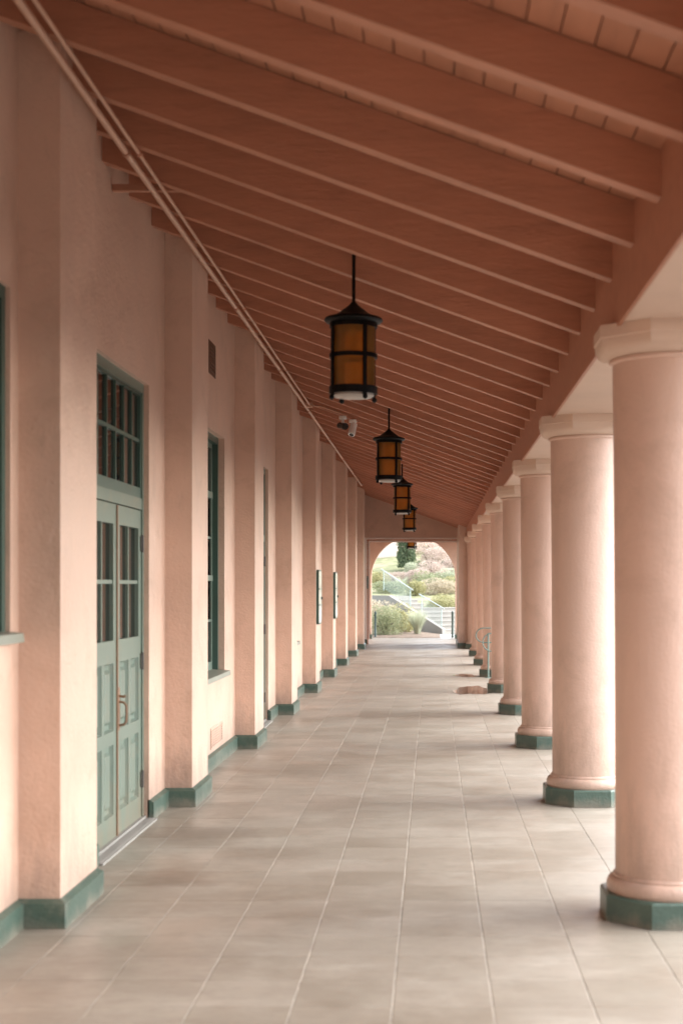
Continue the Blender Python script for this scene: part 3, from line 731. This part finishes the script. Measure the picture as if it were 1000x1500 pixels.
rail(1.75, 3.35, 'upper pale handrail with panel, climbing to the left', True)

# small retaining steps at the left
o = thing('retaining_wall', 'low pale stepped wall above the round bush at the left of the arch view', 'wall', (-2.5, 50.5, 0))
for i in range(3): obj('course', B((-2, .95, i*.28, 2.2, 0, .70+.17*i)), M['concrete'], o, bevel=.01)

# far building
b = thing('far_building', 'pale pink plain building beyond the garden at the upper left of the arch', 'building', (-6, 67, 2.2))
obj('wall', B((-9, 4.32, 0, 9, -1, 7.5)), M['bldg'], b)
obj('cornice', B((-9.1, 4.42, -.1, 9.1, 7.5, 7.75)), M['bldg'], b)
obj('baseboard', B((-9, 4.35, -.03, 0, -1, .25)), M['sill'], b)

# ------------------------------------------------------------ plants
def leafmat(name, c1, c2, rough=.6):
    m = bpy.data.materials.new(name); m.use_nodes = True
    n = m.node_tree; N = n.nodes; L = n.links; p = N['Principled BSDF']; p.inputs['Roughness'].default_value = rough
    g = N.new('ShaderNodeNewGeometry'); ns = N.new('ShaderNodeTexNoise'); ns.inputs['Scale'].default_value = 3; ns.inputs['Detail'].default_value = 4
    L.new(g.outputs['Position'], ns.inputs['Vector'])
    ad = N.new('ShaderNodeMath'); ad.operation = 'ADD'; L.new(g.outputs['Random Per Island'], ad.inputs[0]); L.new(ns.outputs['Fac'], ad.inputs[1])
    r = N.new('ShaderNodeMapRange'); r.inputs['From Min'].default_value = .35; r.inputs['From Max'].default_value = 1.25; L.new(ad.outputs[0], r.inputs['Value'])
    mx = N.new('ShaderNodeMix'); mx.data_type = 'RGBA'; mx.inputs['A'].default_value = (*c1, 1); mx.inputs['B'].default_value = (*c2, 1)
    L.new(r.outputs[0], mx.inputs['Factor']); L.new(mx.outputs['Result'], p.inputs['Base Color'])
    t = N.new('ShaderNodeBsdfTranslucent'); L.new(mx.outputs['Result'], t.inputs['Color'])
    ms = N.new('ShaderNodeMixShader'); ms.inputs[0].default_value = .45; L.new(p.outputs[0], ms.inputs[1]); L.new(t.outputs[0], ms.inputs[2])
    L.new(ms.outputs[0], N['Material Output'].inputs['Surface'])
    return m
LM = {'green': leafmat('leaf_green', (.16, .19, .09), (.37, .39, .24)),  # leaf colours paled to stand in for flare haze over the garden
      'yellow': leafmat('leaf_yellow_green', (.2, .2, .08), (.48, .45, .24)),
      'pink': leafmat('heather_pink', (.33, .26, .20), (.64, .53, .47)),
      'cypress': leafmat('leaf_cypress', (.06, .09, .045), (.17, .22, .12)),
      'pale': leafmat('leaf_pale', (.3, .34, .22), (.58, .60, .46)),
      'dry': leafmat('leaf_dry', (.32, .27, .17), (.6, .52, .40))}
M['wood'] = mat('stem_wood', (.10, .07, .05), .8, .2, .2, 8)
def clump(bm, rx, ry, rz, n, s, cz, seed, lobes=6, up=False):
    rnd = random.Random(seed)
    L = [(Vector((rnd.uniform(-.5, .5)*rx, rnd.uniform(-.5, .5)*ry, rnd.uniform(-.45, .3)*rz)), rnd.uniform(.55, .75)) for _ in range(lobes)]
    for _ in range(n):
        c, k = rnd.choice(L)
        d = Vector((rnd.gauss(0, 1), rnd.gauss(0, 1), rnd.gauss(0, 1))).normalized()
        rr = rnd.uniform(.80, 1.05)*k
        p = c+Vector((d.x*rx*rr, d.y*ry*rr, d.z*rz*rr)); p.z = max(p.z+cz, .01)
        if up: a = Vector((rnd.uniform(-.3, .3), rnd.uniform(-.3, .3), 1)).normalized()
        else: a = (d*.6+Vector((rnd.uniform(-1, 1), rnd.uniform(-1, 1), rnd.uniform(-.5, 1)))).normalized()
        b = a.cross(Vector((rnd.uniform(-1, 1), rnd.uniform(-1, 1), rnd.uniform(-1, 1)))).normalized()
        l = s*rnd.uniform(.7, 1.4); w_ = l*.38
        v = [bm.verts.new(q) for q in (p-b*w_*.5, p+a*l*.5-b*w_, p+a*l*1.2, p+a*l*.5+b*w_)]
        bm.faces.new(v)
    return L
def shrub(name, lab, cat, x, y, rx, rz, col, seed, n=1400, s=.05, ry=None, z=None, group=None):
    ry = ry or rx*.9; z = th(x, y) if z is None else z
    t = thing(name, lab, cat, (x, y, z), group)
    bm = bmesh.new(); L = clump(bm, rx, ry, rz*.55, int(n*1.9), s, rz*.47, seed, 8)
    obj('foliage', bm, LM[col], t)
    bm = bmesh.new(); rnd = random.Random(seed)
    for c, k in L[:4]: tube(bm, ((0, 0, -.05), (c.x*.4, c.y*.4, rz*.25), (c.x, c.y, rz*.5+c.z)), .018*max(1, rx), 6)
    obj('stem', bm, M['wood'], t)
    return t
X = lambda px, y: (px-633)*y/2083
G = 'shrubs on the garden slope'
SH = [
 ('round_bush', 'large round green bush low at the left inside the arch', 'bush', 563, 44.9, .62, .98, 'green', 3000, .035, .06),
 ('hedge_shrub', 'yellow green shrub just behind the round green bush', 'shrub', 585, 46.6, .62, .95, 'yellow', 2200, .04, .08),
 ('hedge_shrub', 'pale dry pinkish shrub above the round bush at the left', 'shrub', 556, 48.0, .85, 1.15, 'dry', 2200, .045, .1),
 ('hedge_shrub', 'yellow green shrub with browned tips beside the pale grass clump', 'shrub', 598, 46.9, .36, .62, 'yellow', 1400, .035, .08),
 ('box_hedge', 'clipped yellow green hedge block between the two handrails', 'hedge', 609, 53.2, .36, .62, 'yellow', 1800, .035, None),
 ('hedge_shrub', 'yellow green shrub at the head of the steps, behind the lower handrail', 'shrub', 646, 51.2, .62, .66, 'yellow', 2200, .035, .62),
 ('hedge_shrub', 'dry leaved shrub at the right edge at the head of the steps', 'shrub', 668, 51.8, .55, .60, 'dry', 2000, .035, .6),
 ('hedge_shrub', 'long pale yellow shrub behind the steps', 'shrub', 642, 54.0, .75, .62, 'dry', 2400, .04, None),
 ('hedge_shrub', 'olive shrub behind the steps by the right edge of the arch', 'shrub', 668, 54.6, .55, .68, 'yellow', 1600, .04, None),
 ('green_shrub', 'green mound in the middle of the slope above the steps', 'shrub', 630, 56.6, .75, .72, 'green', 2200, .045, None),
 ('green_shrub', 'pale green mound at the right of the slope above the steps', 'shrub', 660, 57.2, .70, .70, 'pale', 2000, .045, None),
 ('heather', 'pinkish heather mound above the clipped hedge', 'heather', 608, 58.8, .62, .62, 'pink', 2000, .04, None),
 ('heather', 'broad pinkish heather mound in the centre of the slope', 'heather', 632, 59.6, .75, .80, 'pink', 2400, .04, None),
 ('heather', 'pink heather at the right edge, above the pale green mound', 'heather', 664, 60.5, .62, .78, 'pink', 2000, .04, None),
 ('dark_shrub', 'small dark green shrub at right between pink heathers', 'shrub', 652, 61.2, .24, .5, 'cypress', 900, .035, None),
 ('heather', 'pink heather mound behind the broad central one', 'heather', 630, 63.2, .8, .82, 'pink', 2200, .045, None),
 ('heather', 'pink heather mound high at the right of the slope', 'heather', 655, 64.5, .95, .70, 'pink', 2400, .045, None),
 ('heather', 'long pale pink heather high in the centre of the slope', 'heather', 630, 67.5, 1.2, .70, 'pink', 2400, .05, None),
 ('heather', 'highest pink heather at the right, under the green trees', 'heather', 662, 69.0, 1.2, .70, 'pink', 2200, .05, None),
 ('pale_shrub', 'pale green ball shaped shrub right of the cypress foot', 'shrub', 602, 60.8, .33, .62, 'pale', 1500, .035, None),
 ('dark_shrub', 'narrow dark shrub between pale ball shrub and pink heather', 'shrub', 614, 61.6, .13, .52, 'cypress', 700, .03, None),
 ('heather', 'low pink heather strip below the pale building', 'heather', 580, 59.5, .85, .40, 'pink', 1800, .04, None),
 ('green_shrub', 'low green shrub at the far left above the upper handrail', 'shrub', 551, 57.0, .5, .75, 'yellow', 1600, .04, None),
 ('green_shrub', 'low green shrub beneath the upper handrail', 'shrub', 571, 54.5, .7, .55, 'green', 1800, .04, None),
 ('green_shrub', 'pale green shrub high on the slope in the centre', 'shrub', 640, 72.5, .9, .8, 'pale', 2000, .05, None),
 ('green_shrub', 'dark green bushy tree at the top left of the slope, beside the cypress', 'tree', 618, 76.0, 1.1, 2.0, 'pale', 2200, .07, None),
 ('green_tree', 'mid green tree crown at the top centre of the arch view', 'tree', 640, 79.0, 1.2, 2.0, 'green', 2600, .07, None),
 ('green_tree', 'mid green tree crown at the top right of the arch view', 'tree', 664, 78.0, 1.2, 1.9, 'green', 2600, .07, None),
 ('green_tree', 'tall dark tree behind everything at the top of the arch view', 'tree', 628, 86.0, 1.8, 3.4, 'cypress', 3000, .09, None),
]
for i, (nm, lab, cat, px, y, rx, rz, col, n, s, z) in enumerate(SH):
    shrub(nm, lab, cat, X(px, y), y, rx, rz, col, 100+i, n, s, z=z, group=G)
# cypress
def cypress(px, y, h, r):
    x = X(px, y); t = thing('cypress', 'tall dark green columnar cypress beside the pale building', 'tree', (x, y, th(x, y)))
    bm = bmesh.new(); rnd = random.Random(9)
    for _ in range(7000):
        z = rnd.uniform(0.02, 1); a = rnd.uniform(0, 6.283); rr = r*(.75+.5*math.sin(z*9+a*2)*.2+rnd.uniform(-.25, .2))*(1 if z < .7 else (1-z)/.3+.1)
        p = Vector((rr*math.cos(a), rr*math.sin(a), z*h)); A = Vector((rnd.uniform(-.4, .4), rnd.uniform(-.4, .4), 1)).normalized()
        b = A.cross(Vector((rnd.uniform(-1, 1), rnd.uniform(-1, 1), 0))).normalized(); l = rnd.uniform(.07, .14)
        bm.faces.new([bm.verts.new(q) for q in (p, p+A*l*.5-b*l*.3, p+A*l, p+A*l*.5+b*l*.3)])
    obj('foliage', bm, LM['cypress'], t)
    obj('trunk', lathe(bmesh.new(), [(.09, -.1), (.07, h*.5), (.02, h*.95)], 10), M['wood'], t)
cypress(595, 62.5, 4.6, .40)
# fountain grass and agave, blade by blade
def blades(name, lab, cat, x, y, z, n, h, spread, w_, col, seed, curve=.5):
    t = thing(name, lab, cat, (x, y, z)); bm = bmesh.new(); rnd = random.Random(seed)
    for _ in range(n):
        a = rnd.uniform(0, 6.283); k = rnd.uniform(.1, 1)**.7; L_ = h*rnd.uniform(.7, 1.08); d = Vector((math.cos(a), math.sin(a), 0)); side = Vector((-d.y, d.x, 0))
        b0 = d*rnd.uniform(0, .08)*spread*3; prev = None
        for j in range(5):
            f = j/4; p = b0+d*spread*k*(f**1.6)+Vector((0, 0, L_*(f-curve*k*f*f*.5))); ww = w_*(1-f)+.001
            cur = (bm.verts.new(p-side*ww), bm.verts.new(p+side*ww))
            if prev: bm.faces.new((prev[0], prev[1], cur[1], cur[0]))
            prev = cur
    obj('blades', bm, LM[col], t)
blades('fountain_grass', 'pale upright grass clump with fanned blades in the mulch bed', 'grass clump', X(611, 45.6), 45.6, .06, 900, .84, .42, .006, 'pale', 1)
blades('agave', 'pale spiky plant on the slope above the handrail', 'spiky plant', X(588, 56.5), 56.5, th(X(588, 56.5), 56.5), 90, .55, .42, .03, 'pale', 2, .2)
